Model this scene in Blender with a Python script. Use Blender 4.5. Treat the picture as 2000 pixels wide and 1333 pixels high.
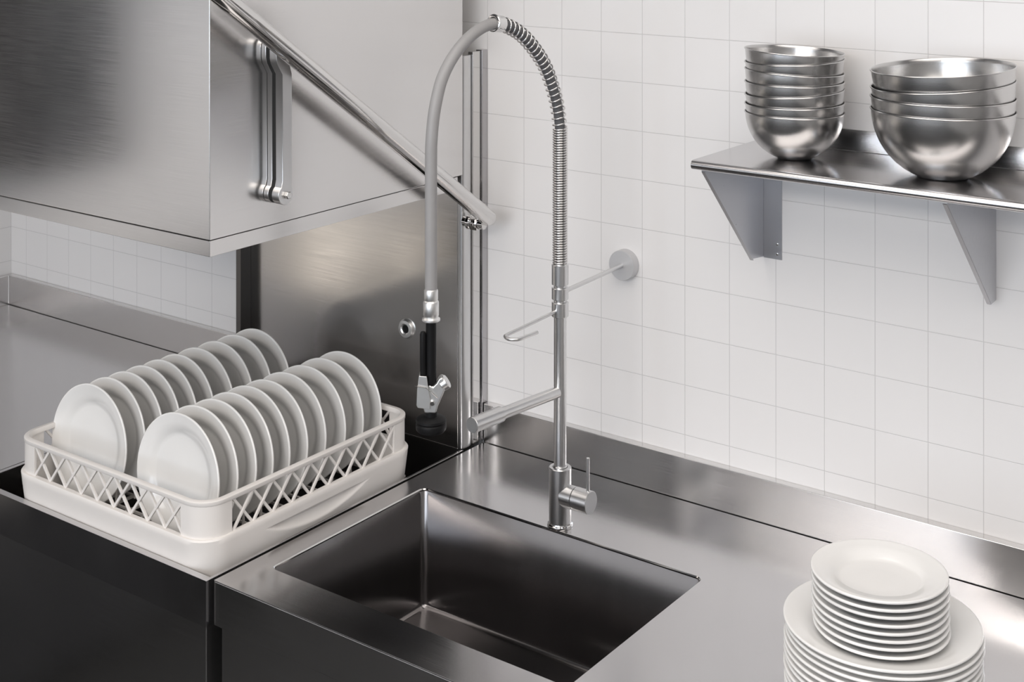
import bpy, bmesh, math, random
from mathutils import Vector, Matrix
PI = math.pi
random.seed(4)
for o in list(bpy.data.objects):
    bpy.data.objects.remove(o, do_unlink=True)
C = bpy.context.scene.collection

# ------------------------------------------------------------------ camera
CAM = Vector((1.62134, -2.51203, 2.12904))
cd = bpy.data.cameras.new('camera')
cd.sensor_width = 36.0
cd.lens = 2782.3 / 2000 * 36
cd.shift_y = -(666.5 + 215.5) / 2000
cd.clip_start = 0.05
cam = bpy.data.objects.new('camera', cd)
C.objects.link(cam)
cam.location = CAM
cam.rotation_euler = (PI / 2, 0, 0.6357)
bpy.context.scene.camera = cam

# ------------------------------------------------------------------ world, exposure
sc = bpy.context.scene
sc.view_settings.view_transform = 'Standard'
sc.view_settings.look = 'None'
sc.view_settings.gamma = 1
sc.view_settings.use_curve_mapping = False
sc.view_settings.exposure = -0.01
w = bpy.data.worlds.new('world'); sc.world = w; w.use_nodes = True
w.node_tree.nodes['Background'].inputs[0].default_value = (0.8, 0.85, 1.0, 1)
w.node_tree.nodes['Background'].inputs[1].default_value = 0.0

# ------------------------------------------------------------------ area lights on the ceiling
def area(name, loc, sx, sy, power, col, rot=(0, 0, 0)):
    l = bpy.data.lights.new(name, 'AREA'); l.shape = 'RECTANGLE'
    l.size = sx; l.size_y = sy; l.energy = power; l.color = col
    o = bpy.data.objects.new(name, l); C.objects.link(o)
    o.location = loc; o.rotation_euler = rot
    return o
WARM = (1.0, 0.935, 0.88); COOL = (0.86, 0.92, 1.0)
P_WALL, P_NEAR, P_FAR, P_LEFT, P_DAY, P_GLOW = 24, 28, 136, 12, 3.9, 1.9
area('ceiling_lamp', (1.2, -1.1, 2.97), 2.8, 1.1, P_WALL, WARM)
area('ceiling_lamp', (1.9, -2.3, 2.97), 2.0, 1.3, P_NEAR / 2, WARM)
area('ceiling_lamp', (0.0, -2.2, 2.97), 1.6, 1.3, P_NEAR / 2, WARM)
area('ceiling_lamp', (0.8, -4.5, 2.97), 2.4, 1.3, P_FAR, WARM)
area('ceiling_lamp', (-1.25, -4.5, 2.97), 0.9, 1.3, P_LEFT, WARM)

# ------------------------------------------------------------------ materials
def nt(name):
    m = bpy.data.materials.new(name); m.use_nodes = True
    t = m.node_tree; b = t.nodes['Principled BSDF']
    return m, t, b

def pmat(name, col, rough=0.5, metal=0.0, coat=0.0, var=0.0, vscale=8.0):
    m, t, b = nt(name)
    b.inputs['Roughness'].default_value = rough
    b.inputs['Metallic'].default_value = metal
    b.inputs['Coat Weight'].default_value = coat
    n = t.nodes.new('ShaderNodeTexNoise'); n.inputs['Scale'].default_value = vscale
    g = t.nodes.new('ShaderNodeNewGeometry')
    t.links.new(g.outputs['Position'], n.inputs['Vector'])
    mr = t.nodes.new('ShaderNodeMapRange')
    mr.inputs['To Min'].default_value = 1 - var; mr.inputs['To Max'].default_value = 1 + var
    t.links.new(n.outputs['Fac'], mr.inputs['Value'])
    mx = t.nodes.new('ShaderNodeVectorMath'); mx.operation = 'SCALE'
    mx.inputs[0].default_value = col[:3]
    t.links.new(mr.outputs['Result'], mx.inputs['Scale'])
    t.links.new(mx.outputs['Vector'], b.inputs['Base Color'])
    return m

def steel(name, col=(0.76, 0.75, 0.745), rough=0.22, scale=(3, 3, 260), amp=0.07, bump=0.012, blotch=0.05):
    """brushed stainless: fine streaks along one direction plus faint broad wear"""
    m, t, b = nt(name)
    b.inputs['Metallic'].default_value = 1
    g = t.nodes.new('ShaderNodeNewGeometry')
    mp = t.nodes.new('ShaderNodeMapping'); mp.inputs['Scale'].default_value = scale
    t.links.new(g.outputs['Position'], mp.inputs['Vector'])
    n = t.nodes.new('ShaderNodeTexNoise'); n.inputs['Scale'].default_value = 3.0; n.inputs['Detail'].default_value = 4
    t.links.new(mp.outputs['Vector'], n.inputs['Vector'])
    n2 = t.nodes.new('ShaderNodeTexNoise'); n2.inputs['Scale'].default_value = 5.0; n2.inputs['Detail'].default_value = 2
    t.links.new(g.outputs['Position'], n2.inputs['Vector'])
    r1 = t.nodes.new('ShaderNodeMapRange'); r1.inputs['To Min'].default_value = rough - amp; r1.inputs['To Max'].default_value = rough + amp
    t.links.new(n.outputs['Fac'], r1.inputs['Value'])
    r2 = t.nodes.new('ShaderNodeMapRange'); r2.inputs['To Min'].default_value = -blotch; r2.inputs['To Max'].default_value = blotch
    t.links.new(n2.outputs['Fac'], r2.inputs['Value'])
    ad = t.nodes.new('ShaderNodeMath'); ad.operation = 'ADD'
    t.links.new(r1.outputs['Result'], ad.inputs[0]); t.links.new(r2.outputs['Result'], ad.inputs[1])
    t.links.new(ad.outputs[0], b.inputs['Roughness'])
    b.inputs['Base Color'].default_value = (*col, 1)
    bp = t.nodes.new('ShaderNodeBump'); bp.inputs['Strength'].default_value = bump; bp.inputs['Distance'].default_value = 0.001
    t.links.new(n.outputs['Fac'], bp.inputs['Height'])
    t.links.new(bp.outputs['Normal'], b.inputs['Normal'])
    return m

TILE = 0.100796
def tile_mat(name, axis, off):
    m, t, b = nt(name)
    g = t.nodes.new('ShaderNodeNewGeometry'); s = t.nodes.new('ShaderNodeSeparateXYZ')
    t.links.new(g.outputs['Position'], s.inputs[0])
    def M(op, a, bb=None):
        n = t.nodes.new('ShaderNodeMath'); n.operation = op
        for i, v in enumerate((a, bb)):
            if v is None: continue
            if isinstance(v, (int, float)): n.inputs[i].default_value = v
            else: t.links.new(v, n.inputs[i])
        return n.outputs[0]
    def line(co, o):
        f = M('FRACT', M('DIVIDE', M('ADD', co, o), TILE))
        d = M('SUBTRACT', 0.5, M('ABSOLUTE', M('SUBTRACT', f, 0.5)))   # distance to the joint in tiles
        r = t.nodes.new('ShaderNodeMapRange'); r.interpolation_type = 'SMOOTHSTEP'
        r.inputs['From Min'].default_value = 0.002; r.inputs['From Max'].default_value = 0.011
        t.links.new(d, r.inputs['Value'])
        return r.outputs['Result']
    # 0 at joint, 1 on tile
    k = M('MINIMUM', line(s.outputs[axis], off + 100 * TILE), line(s.outputs['Z'], 100 * TILE - Z_ROW))
    mx = t.nodes.new('ShaderNodeMix'); mx.data_type = 'RGBA'
    mx.inputs[6].default_value = (0.60, 0.59, 0.59, 1); mx.inputs[7].default_value = (0.80, 0.79, 0.785, 1)
    t.links.new(k, mx.inputs[0]); t.links.new(mx.outputs[2], b.inputs['Base Color'])
    n = t.nodes.new('ShaderNodeTexNoise'); n.inputs['Scale'].default_value = 7
    t.links.new(g.outputs['Position'], n.inputs['Vector'])
    hh = M('ADD', k, M('MULTIPLY', n.outputs['Fac'], 0.25))
    bp = t.nodes.new('ShaderNodeBump'); bp.inputs['Strength'].default_value = 0.35; bp.inputs['Distance'].default_value = 0.0012
    t.links.new(hh, bp.inputs['Height']); t.links.new(bp.outputs['Normal'], b.inputs['Normal'])
    b.inputs['Roughness'].default_value = 0.28
    b.inputs['Specular IOR Level'].default_value = 0.45
    return m
KW = 1.00796                                   # plane of the tiles over plane of the backsplash
X_COL = 0.0 + CAM.x * (1 - KW)
Z_ROW = CAM.z + (1.0319 - CAM.z) * KW

M_ST_H = steel('brushed_steel_sheet', rough=0.2)                                   # streaks run level
M_ST_TOP = steel('brushed_steel_top', col=(0.64, 0.63, 0.635), rough=0.19, scale=(3, 260, 3))
M_PANEL = steel('brushed_steel_panel', col=(0.58, 0.57, 0.565), rough=0.19)
M_ST_DK = steel('brushed_steel_front', rough=0.2)
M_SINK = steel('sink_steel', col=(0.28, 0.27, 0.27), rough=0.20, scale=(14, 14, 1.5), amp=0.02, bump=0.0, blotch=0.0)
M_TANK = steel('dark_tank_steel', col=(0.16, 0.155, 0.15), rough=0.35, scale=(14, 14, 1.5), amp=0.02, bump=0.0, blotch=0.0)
M_BOWL = steel('spun_bowl_steel', col=(0.60, 0.595, 0.59), rough=0.25, scale=(2, 2, 60), amp=0.02, bump=0.0, blotch=0.02)
M_BRK = steel('satin_bracket_steel', col=(0.58, 0.58, 0.60), rough=0.33, scale=(40, 40, 40), bump=0.05)
M_CHROME = pmat('polished_chrome', (0.72, 0.71, 0.70), 0.09, 1, var=0.02)
M_SATIN = pmat('satin_nickel_tube', (0.70, 0.70, 0.70), 0.28, 1, var=0.03, vscale=30)
M_CAP = pmat('matt_end_cap', (0.52, 0.53, 0.54), 0.5, 1, var=0.03)
M_CAST = pmat('bright_cast_metal', (0.84, 0.84, 0.83), 0.38, 1, var=0.05, vscale=60)
M_HOSE = pmat('grey_rubber_hose', (0.31, 0.305, 0.305), 0.45, 0, var=0.05, vscale=40)
M_HOSE_D = pmat('dark_inner_hose', (0.12, 0.12, 0.125), 0.5, 0, var=0.05, vscale=40)
M_BLACK = pmat('black_plastic', (0.006, 0.006, 0.0065), 0.5, 0, var=0.1, vscale=40)
M_ROSE = pmat('pale_satin_rose', (0.62, 0.62, 0.63), 0.5, 0.5, var=0.03)
M_COLB = pmat('grey_column_backing', (0.52, 0.51, 0.52), 0.12, 1, var=0.02)
M_GAP = pmat('black_gap_shade', (0.01, 0.01, 0.01), 0.8, 0, var=0.1)
M_BLACK.node_tree.nodes['Principled BSDF'].inputs['Specular IOR Level'].default_value = 0.2
M_PLASTIC = pmat('warm_white_plastic', (0.80, 0.77, 0.74), 0.42, 0, var=0.02, vscale=14)
M_CHINA = pmat('white_glazed_china', (0.84, 0.835, 0.82), 0.13, 0, coat=0.3, var=0.01)
M_FLOOR = pmat('dark_floor_tile', (0.014, 0.0135, 0.013), 0.8, 0, var=0.1, vscale=3)
M_PAINT = pmat('grey_wall_paint', (0.38, 0.375, 0.37), 0.7, 0, var=0.04, vscale=2)
M_CEIL = pmat('grey_ceiling_paint', (0.30, 0.30, 0.30), 0.8, 0, var=0.02, vscale=2)
M_TILE_B = tile_mat('white_wall_tile_back', 'X', -X_COL)
M_TILE_L = tile_mat('white_wall_tile_left', 'Y', -0.02)
M_FRAME = pmat('dark_window_frame', (0.05, 0.05, 0.05), 0.5, 0, var=0.05)
def emit(name, col, s):
    m, t, b = nt(name)
    b.inputs['Base Color'].default_value = (0.02, 0.02, 0.02, 1)
    b.inputs['Emission Color'].default_value = (*col, 1); b.inputs['Emission Strength'].default_value = s
    return m
M_DAY = emit('daylight_pane', (0.80, 0.885, 1.0), P_DAY)
M_DAYW = emit('warm_lit_pane', (1.0, 0.88, 0.74), 3.4)

# ------------------------------------------------------------------ mesh helpers (world coordinates)
def bx(bm, x0, x1, y0, y1, z0, z1):
    v = [bm.verts.new(p) for p in ((x0, y0, z0), (x1, y0, z0), (x1, y1, z0), (x0, y1, z0),
                                   (x0, y0, z1), (x1, y0, z1), (x1, y1, z1), (x0, y1, z1))]
    for f in ((3, 2, 1, 0), (4, 5, 6, 7), (0, 1, 5, 4), (1, 2, 6, 5), (2, 3, 7, 6), (3, 0, 4, 7)):
        bm.faces.new([v[i] for i in f])

def frame_for(axis):
    a = Vector(axis).normalized()
    u = a.cross(Vector((0, 0, 1)))
    if u.length < 1e-3: u = Vector((1, 0, 0))
    u.normalize(); v = a.cross(u).normalized()
    return a, u, v

def lathe(bm, c, axis, prof, n=48, closed=False, wob=None):
    """prof: (radius, height along axis); radius 0 ends are capped with a point"""
    a, u, v = frame_for(axis); c = Vector(c); rings = []
    for (r, h) in prof:
        if r < 1e-6:
            rings.append([bm.verts.new(c + a * h)])
        else:
            rings.append([bm.verts.new(c + a * h + (u * math.cos(2 * PI * i / n) + v * math.sin(2 * PI * i / n)) * r) for i in range(n)])
    pr = list(zip(rings, rings[1:]))
    if closed: pr.append((rings[-1], rings[0]))
    for A, B in pr:
        for i in range(n):
            j = (i + 1) % n
            if len(A) == 1 and len(B) == 1: continue
            if len(A) == 1: bm.faces.new((A[0], B[j], B[i]))
            elif len(B) == 1: bm.faces.new((A[i], A[j], B[0]))
            else: bm.faces.new((A[i], A[j], B[j], B[i]))

def cyl(bm, p0, p1, r, n=32, r1=None, bev=0.0):
    p0 = Vector(p0); p1 = Vector(p1); L = (p1 - p0).length
    r1 = r if r1 is None else r1
    if bev: prof = [(0, 0), (r - bev, 0), (r, bev), (r1, L - bev), (r1 - bev, L), (0, L)]
    else: prof = [(0, 0), (r, 0), (r1, L), (0, L)]
    lathe(bm, p0, p1 - p0, prof, n)

def sweep(bm, pts, r, n=12, cap=True, rf=None):
    pts = [Vector(p) for p in pts]
    T = []
    for i in range(len(pts)):
        a = pts[max(i - 1, 0)]; b = pts[min(i + 1, len(pts) - 1)]
        T.append((b - a).normalized())
    _, u, v = frame_for(T[0]); rings = []
    for i, p in enumerate(pts):
        if i:
            q = T[i - 1].rotation_difference(T[i]); u = q @ u
        u = (u - T[i] * u.dot(T[i])).normalized(); v = T[i].cross(u)
        rr = r if rf is None else rf(i / (len(pts) - 1))
        rings.append([bm.verts.new(p + (u * math.cos(2 * PI * k / n) + v * math.sin(2 * PI * k / n)) * rr) for k in range(n)])
    for A, B in zip(rings, rings[1:]):
        for i in range(n):
            j = (i + 1) % n
            bm.faces.new((A[i], A[j], B[j], B[i]))
    if cap:
        bm.faces.new(rings[0][::-1]); bm.faces.new(rings[-1])

def catmull(P, k=8):
    P = [Vector(p) for p in P]; out = []
    Q = [P[0] * 2 - P[1]] + P + [P[-1] * 2 - P[-2]]
    for i in range(1, len(Q) - 2):
        a, b, c, d = Q[i - 1:i + 3]
        for s in range(k):
            t = s / k
            out.append(0.5 * (2 * b + (c - a) * t + (2 * a - 5 * b + 4 * c - d) * t * t + (3 * b - a - 3 * c + d) * t ** 3))
    out.append(P[-1]); return out

def prism(bm, poly, axis, a0, a1):
    """extrude a polygon of 2-D points along 'X', 'Y' or 'Z'"""
    def P(p, a):
        return {'X': (a, p[0], p[1]), 'Y': (p[0], a, p[1]), 'Z': (p[0], p[1], a)}[axis]
    A = [bm.verts.new(P(p, a0)) for p in poly]; B = [bm.verts.new(P(p, a1)) for p in poly]
    n = len(poly)
    bm.faces.new(A[::-1]); bm.faces.new(B)
    for i in range(n):
        j = (i + 1) % n
        bm.faces.new((A[i], A[j], B[j], B[i]))

def rrect(x0, x1, y0, y1, r, n=8):
    out = []
    for cx, cy, a0 in ((x1 - r, y1 - r, 0), (x0 + r, y1 - r, 90), (x0 + r, y0 + r, 180), (x1 - r, y0 + r, 270)):
        for i in range(n + 1):
            a = math.radians(a0 + 90 * i / n)
            out.append((cx + r * math.cos(a), cy + r * math.sin(a)))
    return out

def loops(bm, L, closed=True, close_ring=True):
    """bridge a list of 3-D point loops of equal length"""
    R = [[bm.verts.new(p) for p in l] for l in L]
    n = len(R[0]); pairs = list(zip(R, R[1:]))
    if close_ring: pairs.append((R[-1], R[0]))
    for A, B in pairs:
        for i in range(n if closed else n - 1):
            j = (i + 1) % n
            bm.faces.new((A[i], A[j], B[j], B[i]))
    return R

def obj(name, bm, mat, parent=None, bevel=0.0, smooth=True, seg=2, angle=35):
    bmesh.ops.recalc_face_normals(bm, faces=bm.faces[:])
    me = bpy.data.meshes.new(name)
    off = parent_world(parent) if parent else Vector((0, 0, 0))
    if not parent:                                     # origin at the base of the thing
        xs = [v.co for v in bm.verts]
        off = Vector((sum(v.x for v in xs) / len(xs), sum(v.y for v in xs) / len(xs), min(v.z for v in xs)))
    for v in bm.verts: v.co -= off
    bm.to_mesh(me); bm.free()
    me.materials.append(mat)
    if smooth:
        me.shade_smooth(); me.set_sharp_from_angle(angle=math.radians(angle))
    o = bpy.data.objects.new(name, me); C.objects.link(o)
    if parent: o.parent = parent
    else: o.location = off
    if bevel:
        b = o.modifiers.new('bevel', 'BEVEL'); b.width = bevel; b.segments = seg
        b.limit_method = 'ANGLE'; b.angle_limit = math.radians(40)
        b.harden_normals = True
    return o

def parent_world(p):
    v = Vector((0, 0, 0))
    while p: v += p.location; p = p.parent
    return v

def thing(name, label, cat, loc, group=None):
    o = bpy.data.objects.new(name, None); o.empty_display_size = 0.05; C.objects.link(o)
    o.location = loc; o['label'] = label; o['category'] = cat
    if group: o['group'] = group
    return o
def tag(o, label, cat, group=None):
    o['label'] = label; o['category'] = cat
    if group: o['group'] = group
    return o
def struct(o): o['kind'] = 'structure'; return o
def N(): return bmesh.new()

# ------------------------------------------------------------------ the room
XL, XR, YB, YF, ZC = -2.103, 3.3, 0.02, -5.6, 3.0
def slab(name, mat, *b):
    bm = N(); bx(bm, *b); return struct(obj(name, bm, mat, smooth=False))
slab('floor', M_FLOOR, XL - 0.1, XR + 0.1, YF - 0.1, YB + 0.1, -0.1, 0)
slab('ceiling', M_CEIL, XL - 0.1, XR + 0.1, YF - 0.1, YB + 0.1, ZC, ZC + 0.1)
slab('wall_back', M_TILE_B, XL - 0.1, XR + 0.1, YB, YB + 0.1, 0, ZC)
slab('wall_left', M_TILE_L, XL - 0.1, XL, YF, YB, 0, ZC)
slab('wall_right', M_PAINT, XR, XR + 0.1, YF, YB, 0, ZC)
slab('wall_front', M_PAINT, XL, XR, YF - 0.1, YF, 0, ZC)
def window(name, x0, x1, z0, z1, mat, y=YF):
    bm = N(); t = 0.05
    bx(bm, x0 - t, x0, y, y + 0.05, z0 - t, z1 + t); bx(bm, x1, x1 + t, y, y + 0.05, z0 - t, z1 + t)
    bx(bm, x0, x1, y, y + 0.05, z1, z1 + t); bx(bm, x0, x1, y, y + 0.05, z0 - t, z0)
    xm = (x0 + x1) / 2; bx(bm, xm - 0.02, xm + 0.02, y, y + 0.045, z0, z1)
    f = struct(obj(name, bm, M_FRAME, smooth=False))
    bm = N(); bx(bm, x0, x1, y + 0.005, y + 0.02, z0, z1)
    obj('pane', bm, mat, f, smooth=False)
window('window_1', -1.6, 0.5, 1.0, 2.8, M_DAY)
window('window_2', 0.8, 2.9, 1.0, 2.8, M_DAY)

# ------------------------------------------------------------------ left table with backsplashes
ZT = 0.9
t = thing('dish_table', 'long stainless steel table with upstand in the left corner behind the dish rack', 'table', (-1.57, -0.4, 0))
bm = N(); bx(bm, -2.083, -1.0405, -0.795, -0.003, 0.86, ZT); obj('worktop', bm, M_ST_TOP, t, bevel=0.002)
bm = N(); bx(bm, XL + 0.001, -1.0405, 0.0, 0.0185, 0.86, 0.986); obj('backsplash', bm, M_ST_H, t, bevel=0.002)
bm = N(); bx(bm, XL + 0.001, -2.0850, -0.795, 0.0, 0.86, 0.986); obj('side_splash', bm, M_ST_H, t, bevel=0.002)
for x in (-2.03, -1.10):
    for y in (-0.74, -0.08):
        bm = N(); bx(bm, x - 0.02, x + 0.02, y - 0.02, y + 0.02, 0, 0.86); obj('leg', bm, M_SATIN, t, bevel=0.002)

# ------------------------------------------------------------------ dishwasher
d = thing('dishwasher', 'hood dishwasher of brushed steel with the hood raised over the dish rack', 'dishwasher', (-0.68, -0.42, 0))
X0, X1, Y0, Y1 = -1.038, -0.318, -0.7986, -0.0636
bm = N()                                                   # rim round the wash tank
out = [(X0, Y0), (X1, Y0), (X1, Y1), (X0, Y1)]
inn = [(X0 + 0.010, Y0 + 0.0145), (X1 - 0.006, Y0 + 0.0145), (X1 - 0.006, Y1 - 0.001), (X0 + 0.010, Y1 - 0.001)]
loops(bm, [[(x, y, 0.817) for x, y in out], [(x, y, ZT) for x, y in out], [(x, y, ZT) for x, y in inn], [(x, y, 0.817) for x, y in inn]])
obj('wash_deck', bm, M_ST_TOP, d, bevel=0.0012)
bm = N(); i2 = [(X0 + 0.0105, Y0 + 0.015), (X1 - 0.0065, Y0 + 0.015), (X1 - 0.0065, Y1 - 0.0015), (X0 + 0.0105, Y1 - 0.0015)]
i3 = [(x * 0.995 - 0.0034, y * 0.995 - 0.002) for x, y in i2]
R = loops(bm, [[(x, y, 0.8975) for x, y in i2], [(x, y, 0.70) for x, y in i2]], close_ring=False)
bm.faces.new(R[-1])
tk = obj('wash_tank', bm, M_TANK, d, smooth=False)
for y in (-0.68, -0.30):
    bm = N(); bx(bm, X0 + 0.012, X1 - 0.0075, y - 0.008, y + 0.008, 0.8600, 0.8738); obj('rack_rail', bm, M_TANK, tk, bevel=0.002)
bm = N(); bx(bm, X0 + 0.004, -0.322, Y0 + 0.004, -0.066, 0.12, 0.695)
bx(bm, X0 + 0.005, X0 + 0.009, Y0 + 0.006, -0.066, 0.695, 0.8155); bx(bm, -0.3245, -0.323, Y0 + 0.006, -0.066, 0.695, 0.8155); bx(bm, X0 + 0.009, -0.3245, Y0 + 0.004, Y0 + 0.011, 0.695, 0.8160); obj('lower_cabinet', bm, M_ST_DK, d)
for x in (-0.98, -0.37):
    for y in (-0.74, -0.12):
        bm = N(); cyl(bm, (x, y, 0), (x, y, 0.12), 0.02); obj('foot', bm, M_BLACK, d)
bm = N(); bx(bm, -1.003, -0.3335, -0.0636, -0.052, 0.82, 1.494); obj('rear_panel', bm, M_PANEL, d, bevel=0.0015)
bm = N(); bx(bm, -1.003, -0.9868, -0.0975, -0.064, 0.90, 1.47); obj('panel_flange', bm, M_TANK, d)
bm = N()                                                   # rounded column at the wall
pl = [(-0.3325, -0.0636)] + [(-0.325 + 0.0066 * math.sin(a), -0.0464 - 0.0172 * math.cos(a)) for a in [PI * i / 16 for i in range(17)]] + [(-0.3325, -0.0292)]
prism(bm, pl, 'Z', 0.902, 1.764)
obj('column', bm, M_SATIN, d, angle=50)
bm = N(); bx(bm, -0.3325, -0.3184, -0.0284, -0.0008, 0.902, 1.770); obj('column_plate', bm, M_CHROME, d, bevel=0.001)
bm = N(); bx(bm, -0.3325, -0.3145, 0.0, 0.0192, 0.902, 1.772); obj('column_backing', bm, M_COLB, d, bevel=0.001)
bm = N(); c0 = Vector((-0.48, -0.0637, 1.1373))
lathe(bm, c0, (0, -1, 0), [(0.0095, 0), (0.0095, 0.006), (0.0125, 0.008), (0.019, 0.0075), (0.0215, 0.004), (0.0222, 0.0)], 48, closed=True)
n_ = obj('rinse_port', bm, M_CAST, d)
bm = N(); cyl(bm, c0 + Vector((0, -0.0003, 0)), c0 + Vector((0, -0.003, 0)), 0.0093); obj('port_hole', bm, M_BLACK, n_)
# hood
HX0, HX1, HY0, HY1 = -1.03, -0.318, -0.7905, -0.0655
def rc(x0, x1, y0, y1, z): return [(x0, y0, z), (x1, y0, z), (x1, y1, z), (x0, y1, z)]
bm = N(); e = 0.006
R = loops(bm, [rc(HX0 + e, HX1 - e, HY0 + e, HY1 - e, 1.5035), rc(HX0, HX1, HY0, HY1, 1.5035), rc(HX0, HX1, HY0, HY1, 2.04)], close_ring=False)
bm.faces.new(R[-1])
hd = obj('hood', bm, M_ST_H, d, bevel=0.0015)
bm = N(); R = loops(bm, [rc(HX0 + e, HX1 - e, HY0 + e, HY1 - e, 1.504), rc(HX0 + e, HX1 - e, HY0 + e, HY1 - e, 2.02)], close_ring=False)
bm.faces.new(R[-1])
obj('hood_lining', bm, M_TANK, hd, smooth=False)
bm = N()
b0 = [(HX0, HY0), (HX1, HY0), (HX1, -0.083), (HX0, -0.083)]; q = 0.02
b1 = [(HX0 + q, HY0 + q), (HX1 - q, HY0 + q), (HX1 - q, -0.083 - q), (HX0 + q, -0.083 - q)]
R = loops(bm, [[(x, y, 1.474) for x, y in b0], [(x, y, 1.5025) for x, y in b0], [(x, y, 1.5025) for x, y in b1], [(x, y, 1.474) for x, y in b1]])
obj('hood_band', bm, M_ST_H, hd, bevel=0.001)
# lift handle: bent tube on both sides and across the front
def hz(y): return 1.379 - 0.6893 * y
for_pts = []
xr, xl = -0.256, -1.092
P = [(xr, -0.055, hz(-0.055)), (xr, -0.45, hz(-0.45)), (xr, -0.86, hz(-0.86))]
P += [(xr - 0.012, -0.90, hz(-0.90)), (xr - 0.045, -0.915, hz(-0.915))]
P += [(xl + 0.045, -0.915, hz(-0.915)), (xl + 0.012, -0.90, hz(-0.90)), (xl, -0.86, hz(-0.86)), (xl, -0.45, hz(-0.45)), (xl, -0.055, hz(-0.055))]
def straight(P, k=10):
    out = []
    for a, b in zip(P, P[1:]):
        for i in range(k): out.append(Vector(a).lerp(Vector(b), i / k))
    out.append(Vector(P[-1])); return out
bm = N(); sweep(bm, straight(P, 6), 0.0178, 28)
hl = obj('lift_handle', bm, M_CHROME, d, angle=60)
for x in (xr, xl):
    bm = N(); lathe(bm, (x, -0.055, hz(-0.055)), (0, 1, -0.6893), [(0.0178, -0.001), (0.0172, 0.005), (0.0145, 0.010), (0.009, 0.0135), (0, 0.015)], 28)
    obj('end_cap', bm, M_CHROME, hl)
bm = N(); cyl(bm, (-0.3185, -0.060, 1.402), (-0.262, -0.060, 1.402), 0.011, bev=0.001)
lathe(bm, (-0.306, -0.060, 1.402), (1, 0, 0), [(0, 0), (0.015, 0), (0.0165, 0.002), (0.0165, 0.009), (0.015, 0.011), (0, 0.011)], 32)
lathe(bm, (-0.288, -0.060, 1.402), (1, 0, 0), [(0, 0), (0.012, 0), (0.014, 0.003), (0.014, 0.009), (0.012, 0.012), (0, 0.012)], 32)
bx(bm, -0.294, -0.276, -0.071, -0.049, 1.389, 1.402)
obj('pivot', bm, M_CHROME, hl)
# link arm
def arcp(cy, cz, r, a0, a1, n=12):
    return [(cy + r * math.cos(math.radians(a0 + (a1 - a0) * i / n)), cz + r * math.sin(math.radians(a0 + (a1 - a0) * i / n))) for i in range(n + 1)]
def link_prof(g=0.0):
    p = arcp(-0.6430, 1.5646, 0.0183 - g, 125, 395, 22)             # bottom eye, from front round to back
    p += [(-0.6270 - g, 1.592), (-0.6270 - g, 1.788), (-0.633 - g, 1.806), (-0.6350 - g, 1.822)]
    p += arcp(-0.6495, 1.836, 0.0172 - g, -8, 180, 14)
    p += [(-0.6665 + g, 1.818), (-0.664 + g, 1.808), (-0.6515 + g, 1.788), (-0.6505 + g, 1.592)]
    return p
bm = N(); prism(bm, link_prof(), 'X', -0.2955, -0.277); lk = obj('link_arm', bm, M_SATIN, d, bevel=0.0012)
bm = N(); prism(bm, link_prof(), 'X', -0.3172, -0.3050); obj('link_arm', bm, M_SATIN, d, bevel=0.0012)
bm = N(); prism(bm, link_prof(0.0012), 'X', -0.3050, -0.2955); obj('link_gap_fill', bm, M_GAP, lk)  # black fill put in the slot for the shade between the bars
bm = N(); cyl(bm, (-0.277, -0.6410, 1.5646), (-0.2695, -0.6410, 1.5646), 0.0072, n=6, bev=0.001); obj('bolt', bm, M_CHROME, lk)
bm = N(); cyl(bm, (-0.2772, -0.6495, 1.838), (-0.262, -0.6495, 1.838), 0.007, bev=0.001); obj('bolt', bm, M_CHROME, lk)

# ------------------------------------------------------------------ sink counter
s = thing('sink_counter', 'brushed steel counter with an undermounted sink and low upstand', 'counter', (0.9, -0.4, 0))
CX0, CX1, CY0, CY1 = -0.3105, 2.55, -0.7875, -0.0032
SX0, SX1, SY0, SY1 = -0.2640, 0.3870, -0.7000, -0.2640
SX = (-0.2640, 0.3870); SYY = (-0.6950, -0.2640)
bm = N()
seg = 8
hole = rrect(SX[0], SX[1], SYY[0], SYY[1], 0.014, seg)
def outer(e):   # outer ring matched point for point to the hole
    o = []
    for i, (x, y) in enumerate(hole):
        k = i // (seg + 1)
        o.append(((CX1, CX0, CX0, CX1)[k], (CY1, CY1, CY0, CY0)[k]))
    return o
# top and bottom as faces with hole: use triangle fill
def plate_with_hole(bm, z):
    ov = [bm.verts.new((x, y, z)) for x, y in ((CX0, CY0), (CX1, CY0), (CX1, CY1), (CX0, CY1))]
    hv = [bm.verts.new((x, y, z)) for x, y in hole]
    ed = []
    for L in (ov, hv):
        for i in range(len(L)): ed.append(bm.edges.new((L[i], L[(i + 1) % len(L)])))
    bmesh.ops.triangle_fill(bm, use_beauty=True, edges=ed)
    return ov, hv
o1, h1 = plate_with_hole(bm, ZT); o0, h0 = plate_with_hole(bm, 0.8985 - 0.0)
for A, B in ((o1, o0), (h1, h0)):
    n = len(A)
    for i in range(n):
        j = (i + 1) % n; bm.faces.new((A[i], A[j], B[j], B[i]))
obj('worktop', bm, M_ST_TOP, s, bevel=0.0006, angle=30)
bm = N(); bx(bm, CX0, CX1, CY0, CY0 + 0.02, 0.8195, 0.8980); obj('apron', bm, M_ST_DK, s, bevel=0.0015)
bm = N(); bx(bm, CX0, CX0 + 0.012, CY0 + 0.0205, CY1, 0.8195, 0.8980); obj('end_apron', bm, M_ST_DK, s, bevel=0.0015)
bm = N(); bx(bm, -0.3110, CX1, 0.0, 0.0190, 0.86, 0.985); obj('backsplash', bm, M_ST_H, s, bevel=0.0015)
bm = N()
def rim(e, z): return [(x, y, z) for x, y in rrect(SX[0] + e, SX[1] - e, SYY[0] + e, SYY[1] - e, 0.0135, seg)]
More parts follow.
